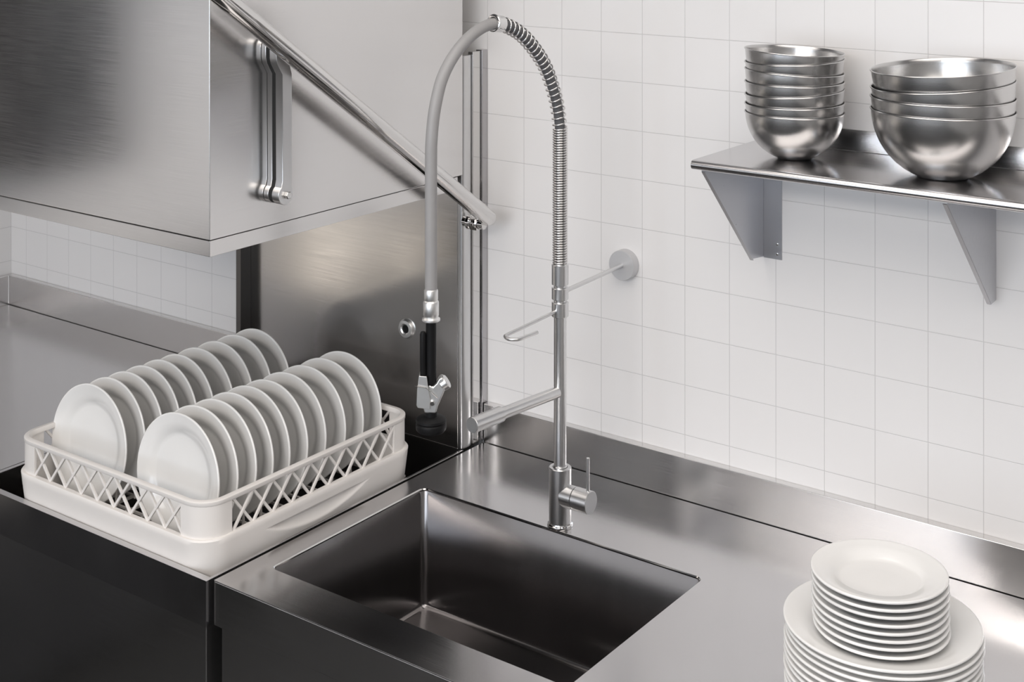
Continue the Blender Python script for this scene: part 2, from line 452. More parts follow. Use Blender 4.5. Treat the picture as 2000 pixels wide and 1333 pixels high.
loops(bm, [rim(0.0001, 0.8998), rim(0.0016, 0.8978), rim(0.0016, 0.8955), rim(0.0001, 0.8955)])
obj('sink_rim', bm, M_CHROME, s, angle=30)
# basin
bm = N()
zb = 0.655
def ring(e, z, r): return [(x, y, z) for x, y in rrect(SX[0] + e, SX[1] - e, SYY[0] + e, SYY[1] - e, r, seg)]
Lp = [ring(-0.0008, 0.8984, 0.0145), ring(-0.0008, 0.8960, 0.0145), ring(0.0, 0.8950, 0.014), ring(0.0, zb + 0.012, 0.014)]
for i in range(1, 7):
    a = PI / 2 * i / 6
    Lp.append(ring(0.012 * (1 - math.cos(a)), zb + 0.012 * (1 - math.sin(a)), max(0.014 - 0.012 * (1 - math.cos(a)), 0.002)))
R = loops(bm, Lp, close_ring=False)
cv = bm.verts.new(((SX[0] + SX[1]) / 2, (SYY[0] + SYY[1]) / 2, zb - 0.006))
for i in range(len(R[-1])):
    bm.faces.new((R[-1][i], R[-1][(i + 1) % len(R[-1])], cv))
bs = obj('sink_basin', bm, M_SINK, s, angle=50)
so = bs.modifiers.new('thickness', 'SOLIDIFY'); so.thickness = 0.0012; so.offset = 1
bm = N(); lathe(bm, (0.0615, -0.4795, zb - 0.0050), (0, 0, 1), [(0, 0.001), (0.03, 0.001), (0.035, 0.003), (0.043, 0.003), (0.045, 0.0005)], 40)
obj('drain', bm, M_CHROME, bs)
bm = N()
bx(bm, -0.2965, 2.54, CY0 + 0.006, CY0 + 0.024, 0.10, 0.8180)
bx(bm, -0.2965, -0.2785, CY0 + 0.024, -0.01, 0.10, 0.8180); bx(bm, 2.52, 2.54, CY0 + 0.024, -0.01, 0.10, 0.8180)
bx(bm, -0.2785, 2.52, CY0 + 0.024, -0.01, 0.10, 0.12)
obj('cabinet_body', bm, M_ST_DK, s, bevel=0.001)
for x in (-0.25, 1.1, 2.48):
    for y in (-0.72, -0.08):
        bm = N(); cyl(bm, (x, y, 0), (x, y, 0.10), 0.02); obj('foot', bm, M_BLACK, s)

# ------------------------------------------------------------------ dish rack
rk = thing('dish_rack', 'white plastic dishwasher rack with lattice sides full of plates', 'rack', (-0.632, -0.487, 0.874))
RX0, RX1, RY0, RY1 = -0.925, -0.338, -0.785, -0.190
ZB, ZL, ZR = 0.8742, 0.950, 1.018
IN = 0.007                                   # lattice wall stands this far inside the band
def rl(e, z, r, n=8): return [(x, y, z) for x, y in rrect(RX0 + e, RX1 - e, RY0 + e, RY1 - e, r, n)]
# band, built as a dense loop so the handle scoops can be pressed in
def band_loop(e, z, r):
    pts = []
    L = rrect(RX0 + e, RX1 - e, RY0 + e, RY1 - e, r, 8)
    n = len(L)
    for i in range(n):
        a = L[i]; b = L[(i + 1) % n]; pts.append(a)
        ln = math.hypot(a[0] - b[0], a[1] - b[1])
        if ln > 0.1:
            k = 72
            for q in range(1, k): pts.append((a[0] + (b[0] - a[0]) * q / k, a[1] + (b[1] - a[1]) * q / k))
    return [(x, y, z) for x, y in pts]
def scoop(y, z):
    yc, hw, zt = -0.490, 0.140, 0.927
    u = abs(y - yc) / hw
    if u >= 1 or z > zt: return 0.0
    dep = 0.0315 * (1 - u ** 2.0)                 # how far the scoop reaches down here
    if dep < 1e-4: return 0.0
    k = (zt - z) / dep
    return 0.019 * max(0.0, 1 - k) ** 0.8 * min(1, (1 - u) * 3)
zs_ = [ZB, ZB + 0.003] + [0.879 + (0.927 - 0.879) * i / 22 for i in range(1, 22)] + [0.92695, 0.92705, 0.938, ZL - 0.003, ZL]
Lp = []
for i, z in enumerate(zs_):
    e = 0.006 if i == 0 else (0.003 if i == 1 else (0.002 if z == ZL else 0.0))
    e += (0.95 - z) * 0.09
    l = []
    for (x, y, zz) in band_loop(e, z, 0.055):
        if abs(x - (RX1 - e)) < 1e-5: x -= scoop(y, z)
        if abs(x - (RX0 + e)) < 1e-5: x += scoop(y, z)
        l.append((x, y, zz))
    Lp.append(l)
Lp.append(band_loop(0.012, ZL, 0.048))
Lp.append(band_loop(0.020, ZB, 0.044))
bm = N(); loops(bm, Lp)
obj('base_band', bm, M_PLASTIC, rk, angle=40)
# rim
bm = N(); loops(bm, [rl(IN, ZR - 0.010, 0.050), rl(IN - 0.0015, ZR - 0.008, 0.0515), rl(IN - 0.0015, ZR - 0.002, 0.0515), rl(IN + 0.001, ZR, 0.049),
                     rl(IN + 0.009, ZR, 0.041), rl(IN + 0.0105, ZR - 0.002, 0.0395), rl(IN + 0.0105, ZR - 0.010, 0.0395)])
obj('rim', bm, M_PLASTIC, rk, angle=50)
# corner posts
def corner_post(cx, cy, a0, ext=0.016):
    r1 = 0.050; r0 = 0.044; o = []; i_ = []
    n = 10
    A = [math.radians(a0 + 90 * i / n) for i in range(n + 1)]
    t0 = Vector((math.sin(A[0]), -math.cos(A[0]))) * ext
    t1 = Vector((-math.sin(A[-1]), math.cos(A[-1]))) * ext
    def P(r, a): return Vector((cx + r * math.cos(a), cy + r * math.sin(a)))
    o = [P(r1, A[0]) + t0] + [P(r1, a) for a in A] + [P(r1, A[-1]) + t1]
    i_ = [P(r0, A[0]) + t0] + [P(r0, a) for a in A] + [P(r0, A[-1]) + t1]
    bm = N(); prism(bm, [(p.x, p.y) for p in o + i_[::-1]], 'Z', ZL - 0.001, ZR - 0.009)
    obj('corner_post', bm, M_PLASTIC, rk, bevel=0.0008)
for cx, cy, a0 in ((RX1 - IN - 0.05, RY1 - IN - 0.05, 0), (RX0 + IN + 0.05, RY1 - IN - 0.05, 90), (RX0 + IN + 0.05, RY0 + IN + 0.05, 180), (RX1 - IN - 0.05, RY0 + IN + 0.05, 270)):
    corner_post(cx, cy, a0)
# lattice of crossed bars on each side
def bar(bm, a, b, w, t, nrm):
    a = Vector(a); b = Vector(b); d_ = (b - a).normalized(); n_ = Vector(nrm); s_ = d_.cross(n_).normalized() * w / 2; n_ = n_ * t / 2
    A = [bm.verts.new(a + x * s_ + y * n_) for x, y in ((-1, -1), (1, -1), (1, 1), (-1, 1))]
    B = [bm.verts.new(b + x * s_ + y * n_) for x, y in ((-1, -1), (1, -1), (1, 1), (-1, 1))]
    bm.faces.new(A[::-1]); bm.faces.new(B)
    for i in range(4):
        j = (i + 1) % 4; bm.faces.new((A[i], A[j], B[j], B[i]))
za, zb_ = ZL - 0.002, ZR - 0.008
for side in range(4):
    bm = N()
    for i in range(9):
        if side < 2:
            p, q = -0.8535 + 0.0495 * i, -0.8535 + 0.0495 * (i + 1)
            y = (RY0 + IN + 0.004) if side == 0 else (RY1 - IN - 0.004); n_ = (0, 1, 0)
            bar(bm, (p, y - 0.001, za), (q, y - 0.001, zb_), 0.0050, 0.0045, n_); bar(bm, (q, y + 0.001, za), (p, y + 0.001, zb_), 0.0050, 0.0050, n_)
        else:
            p, q = -0.7085 + 0.0503 * i, -0.7085 + 0.0503 * (i + 1)
            x = (RX1 - IN - 0.004) if side == 2 else (RX0 + IN + 0.004); n_ = (1, 0, 0)
            bar(bm, (x + 0.001, p, za), (x + 0.001, q, zb_), 0.0050, 0.0045, n_); bar(bm, (x - 0.001, q, za), (x - 0.001, p, zb_), 0.0050, 0.0050, n_)
    obj('lattice', bm, M_PLASTIC, rk, bevel=0.0006)
# floor grid
bm = N()
for i in range(12):
    x = RX0 + 0.03 + (RX1 - RX0 - 0.06) * i / 11; bx(bm, x - 0.0025, x + 0.0025, RY0 + 0.012, RY1 - 0.012, 0.8752, 0.8800)
for i in range(12):
    y = RY0 + 0.03 + (RY1 - RY0 - 0.06) * i / 11; bx(bm, RX0 + 0.012, RX1 - 0.012, y - 0.0025, y + 0.0025, 0.8752, 0.8795)
obj('floor_grid', bm, M_PLASTIC, rk)
PY = [-0.6900, -0.6425, -0.5975, -0.5510, -0.5045, -0.4580, -0.4030, -0.3475, -0.2910, -0.2345]
peg0 = None
for xc in (-0.585, -0.465, -0.857, -0.737):
    for y in PY:
        if peg0 is None:
            bm = N(); cyl(bm, (xc, y + 0.024, 0.8795), (xc, y + 0.024, 0.925), 0.0032, 8, r1=0.0018)
            peg0 = obj('peg', bm, M_PLASTIC, rk); px0, py0 = xc, y
        else:
            p_ = peg0.copy(); C.objects.link(p_); p_.parent = rk; p_.location = (xc - px0, y - py0, 0)

# ------------------------------------------------------------------ plates
def plate_prof(R, H, T=0.0042, well=0.66):
    """closed section of a coupe plate: foot, underside, rolled rim, well"""
    w_ = R * well
    up = [(0, 0.0052), (w_ * 0.5, 0.0052), (w_ * 0.92, 0.0056), (w_ + 0.003, 0.0080), (w_ + 0.007, H * 0.62), (R * 0.86, H * 0.80), (R - 0.004, H - 0.0006), (R - 0.0018, H)]
    rim = [(R - 0.0004, H - 0.0008), (R, H - 0.0024), (R - 0.0010, H - 0.0042)]
    dn = [(R * 0.86, H * 0.80 - T), (w_ + 0.0085, H * 0.62 - T), (w_ + 0.004, 0.0030), (w_ - 0.002, 0.0), (w_ - 0.006, 0.0), (w_ - 0.008, 0.0018), (0, 0.0018)]
    return up + rim + dn
def make_plate(name, R, H, n, label, group, loc, rot=(0, 0, 0), well=0.66):
    bm = N(); lathe(bm, (0, 0, 0), (0, 0, 1), plate_prof(R, H, well=well), n)
    bmesh.ops.recalc_face_normals(bm, faces=bm.faces[:])
    me = bpy.data.meshes.new(name); bm.to_mesh(me); bm.free(); me.materials.append(M_CHINA)
    me.shade_smooth(); me.set_sharp_from_angle(angle=math.radians(60))
    o = bpy.data.objects.new(name, me); C.objects.link(o); o.location = loc; o.rotation_euler = rot
    return tag(o, label, 'plate', group)
def again(src, label, loc, rot=None):
    c = src.copy(); C.objects.link(c); c['label'] = label; c.location = loc
    if rot is not None: c.rotation_euler = rot
    return c
ordn = ['first', 'second', 'third', 'fourth', 'fifth', 'sixth', 'seventh', 'eighth', 'ninth', 'tenth', 'eleventh', 'twelfth']
PR, PH, TIL = 0.1186, 0.020, 0.10
first = None
for row, xc in (('right', -0.5245), ('left', -0.7962)):
    for i, y in enumerate(PY):
        tl = TIL + random.uniform(-0.012, 0.012)
        zc = 0.8805 + PR * math.cos(tl) + 0.0005
        # the rim lies at the given y, the foot PH behind it
        loc = (xc + random.uniform(-0.001, 0.001), y + PH * math.cos(tl), zc - PH * math.sin(tl))
        rot = (PI / 2 - tl, 0, random.uniform(-0.01, 0.01))
        if i == 0: lab = 'white dinner plate standing nearest the viewer in the %s row of the rack' % row
        elif i == 9: lab = 'white dinner plate standing farthest back in the %s row of the rack' % row
        else: lab = 'white dinner plate, %s from the front in the %s row of the rack' % (ordn[i], row)
        if first is None: first = make_plate('dinner_plate', PR, PH, 96, lab, 'plates standing in the dish rack', loc, rot)
        else: again(first, lab, loc, rot)
# stack on the counter
LX, LY, NL, DL = 0.7932, -0.4466, 11, 0.0103
big = None
for i in range(NL):
    k = NL - 1 - i
    lab = 'large white plate, %s from the top of the lower stack on the counter' % ordn[k] if k else 'topmost large white plate of the lower stack, carrying the small plates'
    if i == 0: lab = 'lowest large white plate, resting on the counter under the whole stack'
    loc = (LX + random.uniform(-0.0012, 0.0012), LY + random.uniform(-0.0012, 0.0012), ZT + 0.0003 + i * DL)
    if big is None: big = make_plate('large_plate', 0.1464, 0.0232, 128, lab, 'large plates stacked on the counter', loc, well=0.63)
    else: again(big, lab, loc)
zt = ZT + 0.0003 + (NL - 1) * DL + 0.0056
sm = None
for i in range(8):
    k = 7 - i
    lab = 'small white plate, %s from the top of the small stack on the large plates' % ordn[k] if k else 'topmost small white plate, its face uncovered, on the counter stack'
    if i == 0: lab = 'lowest small white plate, sitting in the well of the top large plate'
    loc = (LX + 0.004 + random.uniform(-0.0015, 0.0015), LY - 0.019 + random.uniform(-0.0012, 0.0012), zt + 0.0004 + i * 0.01135)
    if sm is None: sm = make_plate('side_plate', 0.1006, 0.0215, 112, lab, 'small plates stacked on the large plates', loc, well=0.6)
    else: again(sm, lab, loc)

# ------------------------------------------------------------------ wall shelf (on the tile plane)
def Wp(x, y, z):      # from the backsplash plane out to the tile plane
    return (CAM.x + (x - CAM.x) * KW, CAM.y + (y - CAM.y) * KW, CAM.z + (z - CAM.z) * KW)
def scale_bm(bm):
    for v in bm.verts: v.co = Vector(Wp(*v.co))
sh = thing('wall_shelf', 'stainless steel wall shelf on triangular brackets holding the mixing bowls', 'shelf', Wp(1.1, -0.13, 1.62))
ZS = 1.6425; SHX0, SHX1, SHY = 0.360, 1.85, -0.262
bm = N()
p = [(-0.0015, ZS - 0.003), (-0.0015, ZS)] if 0 else []
def arc(cy, cz, r, a0, a1, n=10): return arcp(cy, cz, r, a0, a1, n)
outer_p = [(-0.0012, ZS + 0.040), (-0.0012, ZS - 0.0012), (SHY + 0.009, ZS - 0.0012)]
prof = [(-0.0012, ZS - 0.0012), (SHY + 0.011, ZS - 0.0012)] + arc(SHY + 0.0085, ZS - 0.0085, 0.0072, 85, 270, 12) + [(SHY + 0.012, ZS - 0.0160)] \
     + [(SHY + 0.012, ZS - 0.0172)] + arc(SHY + 0.0085, ZS - 0.0085, 0.0085, 270, 90, 14) + [(-0.0012, ZS)]
prism(bm, prof, 'X', SHX0, SHX1); scale_bm(bm); obj('shelf_board', bm, M_ST_TOP, sh, angle=30)
bm = N(); bx(bm, 0.402, SHX1, -0.0028, -0.0002, ZS + 0.0004, ZS + 0.0400); scale_bm(bm); obj('upstand', bm, M_ST_H, sh, bevel=0.0005)
def bracket(x, side):
    """web plate, folded diagonal lip, wall flange to one side (side=+1 right, -1 left)"""
    zt_, zb0 = ZS - 0.0150, 1.4238
    bm = N()
    web = [(-0.001, zt_), (-0.245, zt_), (-0.250, zt_ - 0.004), (-0.060, zb0), (-0.050, zb0 - 0.002), (-0.001, zb0 + 0.0)]
    web = [(-0.001, zt_), (-0.246, zt_), (-0.246, zt_ - 0.006), (-0.0560, 1.4235), (-0.0010, 1.4180)] if side > 0 else \
          [(-0.001, zt_), (-0.246, zt_), (-0.246, zt_ - 0.006), (-0.0260, 1.4085), (-0.0010, 1.4100)]
    prism(bm, web, 'X', x - 0.0009, x + 0.0009); scale_bm(bm)
    b = obj('bracket', bm, M_BRK, sh, bevel=0.0004)
    # lip along the diagonal edge
    bm = N()
    a0 = Vector(web[2]); a1 = Vector(web[3]); L_ = 0.007 * side
    for_v = [(x, a0.x, a0.y), (x + L_, a0.x, a0.y), (x + L_, a1.x, a1.y), (x, a1.x, a1.y)]
    dn = Vector((0, (a1 - a0).y, -(a1 - a0).x)).normalized() * 0.0014
    A = [bm.verts.new(Vector(v)) for v in for_v]; B = [bm.verts.new(Vector(v) + dn) for v in for_v]
    bm.faces.new(A[::-1]); bm.faces.new(B)
    for i in range(4): bm.faces.new((A[i], A[(i + 1) % 4], B[(i + 1) % 4], B[i]))
    scale_bm(bm); obj('bracket_lip', bm, M_BRK, b)
    bm = N(); w_ = 0.0395 if side > 0 else 0.027
    x0, x1 = (x + 0.0009, x + w_) if side > 0 else (x - w_ + 0.005, x - 0.0009)
    bx(bm, x0, x1, -0.0018, -0.0002, 1.4165, zt_); scale_bm(bm); fl = obj('wall_flange', bm, M_BRK, b, bevel=0.0004)
    if side > 0:
        for zz in (1.427, 1.446):
            bm = N(); cc = Vector(Wp(x + 0.030, -0.0018, zz)); lathe(bm, cc, (0, -1, 0), [(0.0032, 0), (0.0026, 0.0016), (0, 0.0022)], 16)
            obj('rivet', bm, M_CHROME, fl)
    # top flange under the board
    bm = N(); x0, x1 = (x + 0.0009, x + 0.026) if side > 0 else (x - 0.026, x - 0.0009)
    bx(bm, x0, x1, -0.236, -0.002, ZS - 0.0042, ZS - 0.0016); scale_bm(bm); obj('top_flange', bm, M_BRK, b)
bracket(0.3740, 1); bracket(0.8215, -1); bracket(1.60, -1)

# ------------------------------------------------------------------ mixing bowls
def bowl_mesh(name, R, H, foot):
    T = 0.0009; n = 16
    out = [(0, 0.0), (foot, 0.0)]
    for i in range(1, n + 1):
        u = i / n; z = H * (1 - (1 - u) ** 1.0) if u > 0.3 else H * u * u / 0.3
        t_ = 1 - z / H
        r = R * math.sqrt(max(0.0, 1 - (t_ ** 2.25) * (1 - (foot / R) ** 2))) * (1 - 0.05 * t_)
        if r > out[-1][0]: out.append((r, z))
    inn = [(max(r - T, 0), z + (T if z < 0.5 * H else T * 0.3)) for r, z in out]
    lip = [(R + 0.0016, H - 0.0006), (R + 0.0020, H + 0.0004), (R + 0.0014, H + 0.0014), (R, H + 0.0014)]
    prof = out + lip + inn[::-1][0:-2] + [(0, T)]
    bm = N(); lathe(bm, (0, 0, 0), (0, 0, 1), prof, 96)
    bmesh.ops.recalc_face_normals(bm, faces=bm.faces[:])
    me = bpy.data.meshes.new(name); bm.to_mesh(me); bm.free(); me.materials.append(M_BOWL)
    me.shade_smooth(); me.set_sharp_from_angle(angle=math.radians(50))
    return me
def bowls(name, x, y, R, H, foot, zrims, tilts, what, group):
    me = bowl_mesh(name, R, H, foot); src = None; n = len(zrims)
    z0 = Wp(0, 0, ZS)[2] + 0.0004
    pw = Wp(x, y, ZS)
    for i, (zr, tl) in enumerate(zip(zrims, tilts)):       # bottom first
        k = n - 1 - i
        lab = '%s steel mixing bowl, %s from the top of its stack on the wall shelf' % (what, ordn[k])
        if k == 0: lab = '%s steel mixing bowl at the top of its stack, its inside open to view' % what
        if i == 0: lab = '%s steel mixing bowl lowest in its stack, resting on the wall shelf' % what
        if src is None:
            o = bpy.data.objects.new(name, me); C.objects.link(o); src = o
        else: o = src.copy(); C.objects.link(o)
        tag(o, lab, 'bowl', group)
        o.rotation_euler = (0, 0, 0)
        # lean about the axis that points at the viewer
        ax = Vector((-math.sin(0.6357), math.cos(0.6357), 0))
        m = Matrix.Rotation(tl, 4, ax)
        c_ = Vector((pw[0], pw[1], z0 + zr))            # centre of the rim
        m = Matrix.Translation(c_) @ m @ Matrix.Translation((0, 0, -H))
        o.matrix_world = m
KWs = KW
bowls('small_bowl', 0.5000, -0.130, 0.0890, 0.0836, 0.030, [0.0836, 0.1005, 0.1214, 0.1396, 0.1588, 0.1783, 0.1953],
      [0, -0.022, -0.066, -0.008, 0.045, -0.042, 0.050], 'small', 'small bowls stacked on the shelf')
bowls('large_bowl', 0.7750, -0.136, 0.1192, 0.1140, 0.042, [0.1140, 0.1358, 0.1594, 0.1856], [0, -0.007, -0.080, -0.060], 'large', 'large bowls stacked on the shelf')

# ------------------------------------------------------------------ faucet
FX, FY = 0.0621, -0.2423
D = Vector((-0.10453, -0.99452, 0)); NR = Vector((0.99452, -0.10453, 0))
F0 = Vector((FX, FY, 0))
fa = thing('spray_faucet', 'tall satin steel spring faucet standing behind the sink', 'faucet', (FX, FY, ZT))
bm = N(); lathe(bm, (FX, FY, ZT + 0.0002), (0, 0, 1), [(0, 0), (0.0248, 0), (0.0252, 0.002), (0.0245, 0.0045), (0.0225, 0.006), (0.0219, 0.0085), (0.0219, 0.0085), (0, 0.0085)], 56)
obj('base_flange', bm, M_CHROME, fa)
bm = N(); lathe(bm, (FX, FY, ZT + 0.0088), (0, 0, 1), [(0, 0), (0.0217, 0), (0.0217, 0.1040), (0.0205, 0.1052), (0.0150, 0.1052), (0.0145, 0.1030), (0, 0.1030)], 56)
obj('valve_body', bm, M_SATIN, fa)
bm = N(); lathe(bm, (FX, FY, 1.0121), (0, 0, 1), [(0, 0), (0.0138, 0), (0.0138, 0.003), (0.0121, 0.0045), (0.0121, 0.395), (0, 0.395)], 48)
obj('riser_pole', bm, M_SATIN, fa)
def collar(z0, z1, r=0.0163):
    bm = N(); lathe(bm, (FX, FY, z0), (0, 0, 1), [(0.0122, 0), (r - 0.0008, 0), (r, 0.0008), (r, z1 - z0 - 0.0008), (r - 0.0008, z1 - z0), (0.0122, z1 - z0)], 48, closed=True)
    return obj('collar', bm, M_SATIN, fa, angle=40)
c3 = collar(1.3045, 1.3325); c2 = collar(1.3380, 1.3605); c1 = collar(1.3660, 1.4055)
# hook on the lowest collar
hp = [F0 + D * 0.0150 + Vector((0, 0, 1.3165)), F0 + D * 0.10 + Vector((0, 0, 1.308)), F0 + D * 0.150 + Vector((0, 0, 1.3035)), F0 + D * 0.160 + NR * 0.004 + Vector((0, 0, 1.3025)),
      F0 + D * 0.164 + NR * 0.016 + Vector((0, 0, 1.302)), F0 + D * 0.158 + NR * 0.027 + Vector((0, 0, 1.302)), F0 + D * 0.145 + NR * 0.031 + Vector((0, 0, 1.302)), F0 + D * 0.100 + NR * 0.0295 + Vector((0, 0, 1.3025))]
bm = N(); sweep(bm, catmull(hp, 8), 0.0033, 14); obj('hose_hook', bm, M_SATIN, c3)
# wall stay
bm = N(); cyl(bm, (FX, FY + 0.0160, 1.3495), (0.0500, -0.0001, 1.3490), 0.0045, 20); obj('stay_rod', bm, M_SATIN, fa)
bm = N(); lathe(bm, (0.0495, 0.0199, 1.3488), (0, -1, 0), [(0, 0), (0.0310, 0), (0.0310, 0.0185), (0.0300, 0.0200), (0, 0.0200)], 56); obj('wall_rose', bm, M_ROSE, fa, angle=40)
# spout
def PT(r, z): return F0 + D * r + Vector((0, 0, z))
bm = N(); cyl(bm, PT(0.010, 1.1600), PT(0.175, 1.1612), 0.0108, 32)
cyl(bm, PT(0.169, 1.1612), PT(0.2445, 1.1616), 0.0143, 40, bev=0.0006); sp = obj('spout', bm, M_SATIN, fa)
bm = N(); cyl(bm, PT(0.2446, 1.1616), PT(0.2456, 1.1616), 0.0136, 40); obj('spout_cap', bm, M_CAP, sp)
# lever valve
zl = 0.9612
bm = N(); cyl(bm, (FX + 0.010, FY, zl), (0.0970, FY, zl), 0.0215, 44, bev=0.0004)
obj('valve_arm', bm, M_SATIN, fa)
bm = N(); cyl(bm, (0.0982, FY, zl), (0.1330, FY, zl), 0.0218, 44, bev=0.0006); kn = obj('valve_knob', bm, M_SATIN, fa)
bm = N(); cyl(bm, (0.1331, FY, zl), (0.1335, FY, zl), 0.0208, 44); obj('knob_cap', bm, M_CAP, kn)
bm = N(); cyl(bm, (0.1262, FY, zl + 0.0205), (0.1262, FY, 1.0460), 0.0032, 20, bev=0.0005); obj('lever_pin', bm, M_SATIN, kn)
# the arc of the hose
AP = [(0, 1.400), (0, 1.55), (0, 1.640), (0.002, 1.680), (0.014, 1.729), (0.044, 1.791), (0.088, 1.839), (0.131, 1.868), (0.182, 1.883), (0.234, 1.872),
      (0.283, 1.841), (0.319, 1.798), (0.338, 1.746), (0.3465, 1.693), (0.348, 1.640), (0.348, 1.52), (0.348, 1.425)]
arcpts = catmull([PT(r, z) for r, z in AP], 14)
def split_at(pts):
    k = min(range(len(pts)), key=lambda i: (pts[i] - PT(0.178, 1.883)).length)
    return pts[:k + 1], pts[k:]
A1, A2 = split_at(arcpts)
bm = N(); sweep(bm, A1, 0.0098, 20); obj('inner_hose', bm, M_HOSE_D, fa, angle=70)
bm = N(); sweep(bm, A2, 0.0107, 24); obj('supply_hose', bm, M_HOSE, fa, angle=70)
# springs: a helix carried along the curve
def resample(pts, step):
    out = [pts[0]]; acc = 0.0
    for a, b in zip(pts, pts[1:]):
        L = (b - a).length; pos = step - acc
        while pos <= L: out.append(a.lerp(b, pos / L)); pos += step
        acc = L - (pos - step)
    return out
def helix(pts, r, pitch, wire, per=20, n=7):
    P = resample(pts, pitch / per); H = []
    T0 = (P[1] - P[0]).normalized(); u = NR.copy(); u = (u - T0 * u.dot(T0)).normalized(); Tp = T0
    for i, p in enumerate(P):
        T = (P[min(i + 1, len(P) - 1)] - P[max(i - 1, 0)]).normalized()
        u = Tp.rotation_difference(T) @ u; u = (u - T * u.dot(T)).normalized(); Tp = T; v = T.cross(u)
        a = 2 * PI * i / per
        H.append(p + (u * math.cos(a) + v * math.sin(a)) * r)
    bm = N(); sweep(bm, H, wire, n); return bm
kz = min(range(len(A1)), key=lambda i: abs(A1[i].z - 1.668))
obj('spring', helix([PT(0, 1.4055), PT(0, 1.45), PT(0, 1.668)], 0.0130, 0.00485, 0.0020, 22, 8), M_CHROME, fa, angle=80)
up = [PT(0, 1.668)] + A1[kz + 1:]
obj('spring', helix(up[:-1], 0.0133, 0.0125, 0.0017, 26, 8), M_CHROME, fa, angle=80)
e1 = A1[-1]; ed = (A1[-1] - A1[-4]).normalized()
bm = N(); lathe(bm, e1 - ed * 0.012, ed, [(0.0108, 0), (0.0150, 0), (0.0155, 0.001), (0.0155, 0.016), (0.0165, 0.0175), (0.0165, 0.0225), (0.0150, 0.0235), (0.0112, 0.0235)], 40, closed=True)
obj('hose_ferrule', bm, M_CHROME, fa, angle=40)
# spray gun at the hose end
G = PT(0.348, 0)
g = obj('spray_gun', (lambda b: (lathe(b, G + Vector((0, 0, 1.262)), (0, 0, 1), [(0, 0), (0.0095, 0), (0.0100, 0.002), (0.0092, 0.010), (0.0092, 0.1105), (0, 0.1105)], 32), b)[1])(N()), M_BLACK, fa)
bm = N(); lathe(bm, G + Vector((0, 0, 1.3725)), (0, 0, 1),
    [(0, 0), (0.0130, 0), (0.0160, 0.002), (0.0160, 0.005), (0.0125, 0.008), (0.0132, 0.010), (0.0138, 0.011), (0.0138, 0.0340), (0.0125, 0.036), (0.0115, 0.037), (0.0122, 0.039), (0.0122, 0.0540), (0.0110, 0.0565), (0, 0.0565)], 36)
obj('hose_coupling', bm, M_CAST, g, angle=40)
R_ = Vector((0.8046, 0.5938, 0)); Fw = Vector((-0.5938, 0.8046, 0))          # gun's sideways and depth directions
def gp(a, z, b=0.0): return G + R_ * a + Fw * b + Vector((0, 0, z))
def gprism(bm, poly, b0, b1):
    A = [bm.verts.new(gp(x, z, b0)) for x, z in poly]; B = [bm.verts.new(gp(x, z, b1)) for x, z in poly]; n = len(poly)
    bm.faces.new(A[::-1]); bm.faces.new(B)
    for i in range(n): bm.faces.new((A[i], A[(i + 1) % n], B[(i + 1) % n], B[i]))
def gz(v): return 0.9 + ((-215.5 + (2.12904 - 0.9) * 1115) - v) / 1115.0
bm = N()      # body of the valve: broad Y-shaped casting
gprism(bm, [((838 - 842) / 1115, gz(748)), ((846 - 842) / 1115, gz(752)), ((853 - 842) / 1115, gz(745)), ((858 - 842) / 1115, gz(736)), ((864 - 842) / 1115, gz(734)), ((872 - 842) / 1115, gz(742)), ((871 - 842) / 1115, gz(756)),
            ((862 - 842) / 1115, gz(776)), ((856 - 842) / 1115, gz(790)), ((852 - 842) / 1115, gz(804)), ((830 - 842) / 1115, gz(804)), ((827 - 842) / 1115, gz(792)), ((836 - 842) / 1115, gz(778))], -0.011, 0.011)
obj('valve_casting', bm, M_CAST, g, bevel=0.003, seg=3)
bm = N(); ca = gp((862 - 842) / 1115, gz(752)); cb = gp((874 - 842) / 1115, gz(744))
cyl(bm, ca, cb, 0.0125, 32, bev=0.0015); obj('side_cap', bm, M_CAST, g)
bm = N()
gprism(bm, [((819.5 - 842) / 1115, gz(729)), ((834.5 - 842) / 1115, gz(730)), ((837 - 842) / 1115, gz(750)), ((841 - 842) / 1115, gz(775)), ((841 - 842) / 1115, gz(794)), ((817 - 842) / 1115, gz(791)), ((814.5 - 842) / 1115, gz(786)), ((816 - 842) / 1115, gz(755))], -0.016, -0.0125)
gprism(bm, [((815.5 - 842) / 1115, gz(791)), ((814.5 - 842) / 1115, gz(786)), ((816 - 842) / 1115, gz(755)), ((819.5 - 842) / 1115, gz(729)), ((822 - 842) / 1115, gz(729)), ((818.5 - 842) / 1115, gz(755)), ((817.5 - 842) / 1115, gz(790))], -0.0125, 0.014)
lv = obj('squeeze_lever', bm, M_CAST, g, bevel=0.0012)
bm = N(); sweep(bm, [gp((827 - 842) / 1115, gz(732), -0.004), gp((826.5 - 842) / 1115, gz(700), -0.004), gp((826.5 - 842) / 1115, gz(652), -0.004), gp((826.5 - 842) / 1115, gz(647), -0.004)], 0.0056, 18, rf=lambda t_: 0.0056 if t_ < 0.9 else 0.0040)
obj('lever_grip', bm, M_BLACK, lv)
bm = N(); sweep(bm, [gp((812 - 842) / 1115, gz(747), -0.019), gp((833 - 842) / 1115, gz(751), -0.019), gp((838 - 842) / 1115, gz(754), -0.019), gp((855.5 - 842) / 1115, gz(773), -0.0125)], 0.0007, 8)
obj('wire_clip', bm, M_CHROME, lv)
bm = N(); cyl(bm, gp((845 - 842) / 1115, gz(783), -0.0150), gp((845 - 842) / 1115, gz(783), 0.012), 0.0042, 20, bev=0.0006); obj('pin', bm, M_CHROME, g)
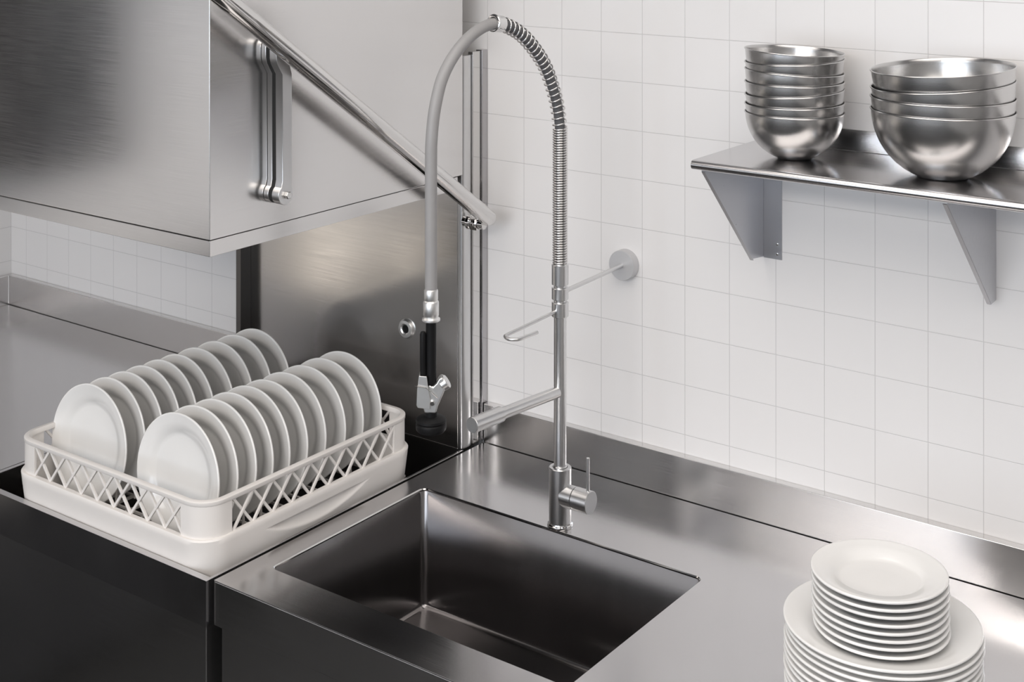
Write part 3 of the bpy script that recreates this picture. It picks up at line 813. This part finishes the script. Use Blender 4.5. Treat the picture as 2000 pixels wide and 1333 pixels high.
bm = N(); lathe(bm, G + Vector((0, 0, gz(842))), (0, 0, 1), [(0, 0.0), (0.0235, 0), (0.0262, 0.003), (0.0268, 0.006), (0.0268, 0.0120), (0.0262, 0.014), (0.0245, 0.0155), (0.0268, 0.0175), (0.0262, 0.0215), (0.0225, 0.0240), (0.0110, 0.0265), (0.0105, 0.0370), (0, 0.0370)], 56)
obj('spray_head', bm, M_BLACK, g)

# ------------------------------------------------------------------ dark furniture and glows added out of view for the steel to mirror
k = thing('added_cupboard', 'unseen dark cupboard shape added on the left wall to give the hood a dark reflection', 'cupboard', (XL + 0.17, -1.55, 1.32))  # unseen dark mass, added to darken what the hood front mirrors
M_DARK = pmat('added_furniture_dark', (0.03, 0.03, 0.032), 0.45, 0, var=0.05)
bm = N(); bx(bm, XL + 0.001, XL + 0.32, -1.78, -1.46, 1.32, 2.20); obj('carcass', bm, M_DARK, k, bevel=0.002)
bm = N(); bx(bm, XL + 0.3205, XL + 0.338, -1.778, -1.462, 1.322, 2.198); dr = obj('door', bm, M_DARK, k, bevel=0.002)
bm = N(); cyl(bm, (XL + 0.352, -1.50, 1.38), (XL + 0.352, -1.50, 1.54), 0.006)
bx(bm, XL + 0.338, XL + 0.352, -1.504, -1.496, 1.395, 1.403); bx(bm, XL + 0.338, XL + 0.352, -1.504, -1.496, 1.517, 1.525); obj('handle', bm, M_SATIN, dr)
M_GLOW = emit('warm_added_glow', (1.0, 0.90, 0.78), P_GLOW)
for yy, zz, hh, lab in ((-1.43, 0.80, 0.15, 'unseen glowing cylinder added on the left wall for a warm reflection, nearer the table'), (-1.90, 0.72, 0.09, 'smaller unseen glowing cylinder added for a warm reflection, farther from the table')):
    wl = thing('added_glow', lab, 'lamp', (XL, yy, zz - hh), 'added glowing shapes on the left wall')  # no known source; added so the rear panel mirrors a warm patch
    bm = N(); bx(bm, XL + 0.001, XL + 0.03, yy - 0.05, yy + 0.05, zz - hh - 0.01, zz + hh + 0.01); obj('back_plate', bm, M_SATIN, wl, bevel=0.002)
    bm = N(); lathe(bm, (XL + 0.09, yy, zz - hh), (0, 0, 1), [(0, 0), (0.045, 0.0), (0.055, 0.01), (0.055, 2 * hh - 0.01), (0.045, 2 * hh), (0, 2 * hh)], 32); obj('glow_cylinder', bm, M_GLOW, wl)
k = thing('added_cabinet', 'unseen dark cabinet shape added along the left wall for the steel to mirror', 'cabinet', (XL + 0.3, -3.2, 0))  # added unseen so the low steel mirrors something dark
bm = N(); bx(bm, XL + 0.001, XL + 0.60, -4.6, -2.05, 0.08, 0.86); obj('carcass', bm, M_DARK, k, bevel=0.002)
bm = N(); bx(bm, XL + 0.001, XL + 0.63, -4.62, -2.03, 0.8605, 0.90); obj('worktop', bm, M_DARK, k, bevel=0.002)
bm = N(); bx(bm, XL + 0.02, XL + 0.55, -4.58, -2.07, 0.0, 0.08); obj('plinth', bm, M_BLACK, k)
for i in range(5):
    y = -4.59 + i * 0.508
    bm = N(); bx(bm, XL + 0.6005, XL + 0.618, y, y + 0.502, 0.09, 0.85); dr = obj('door', bm, M_DARK, k, bevel=0.002)
    bm = N(); cyl(bm, (XL + 0.632, y + 0.05, 0.62), (XL + 0.632, y + 0.05, 0.78), 0.006)
    bx(bm, XL + 0.618, XL + 0.632, y + 0.046, y + 0.054, 0.635, 0.643); bx(bm, XL + 0.618, XL + 0.632, y + 0.046, y + 0.054, 0.757, 0.765); obj('handle', bm, M_SATIN, dr)

k = thing('added_duct', 'unseen dark duct shape added under the ceiling along the left wall for dark reflections', 'duct', (XL + 0.2, -3.4, 2.05))  # added dark mass that keeps the backsplash reflection dim
bm = N(); bx(bm, XL + 0.001, XL + 0.36, -4.9, -2.10, 2.06, 2.94); obj('duct_body', bm, M_DARK, k, bevel=0.004)
for i in range(4):
    y = -4.7 + i * 0.8
    bm = N(); bx(bm, XL + 0.001, XL + 0.372, y, y + 0.03, 2.05, 2.95); obj('duct_flange', bm, M_DARK, k)

k = thing('added_bench', 'unseen low dark bench shape added along the left wall for dark reflections', 'bench', (XL + 0.25, -1.45, 0))  # added unseen to darken reflections in the machine front and rear panel
bm = N(); bx(bm, XL + 0.001, XL + 0.50, -2.01, -0.90, 0.52, 0.56); obj('bench_top', bm, M_DARK, k, bevel=0.003)
bm = N(); bx(bm, XL + 0.001, XL + 0.48, -2.0, -0.91, 0.04, 0.5195); obj('bench_body', bm, M_DARK, k, bevel=0.003)
bm = N(); bx(bm, XL + 0.02, XL + 0.44, -1.98, -0.93, 0.0, 0.04); obj('plinth', bm, M_BLACK, k)
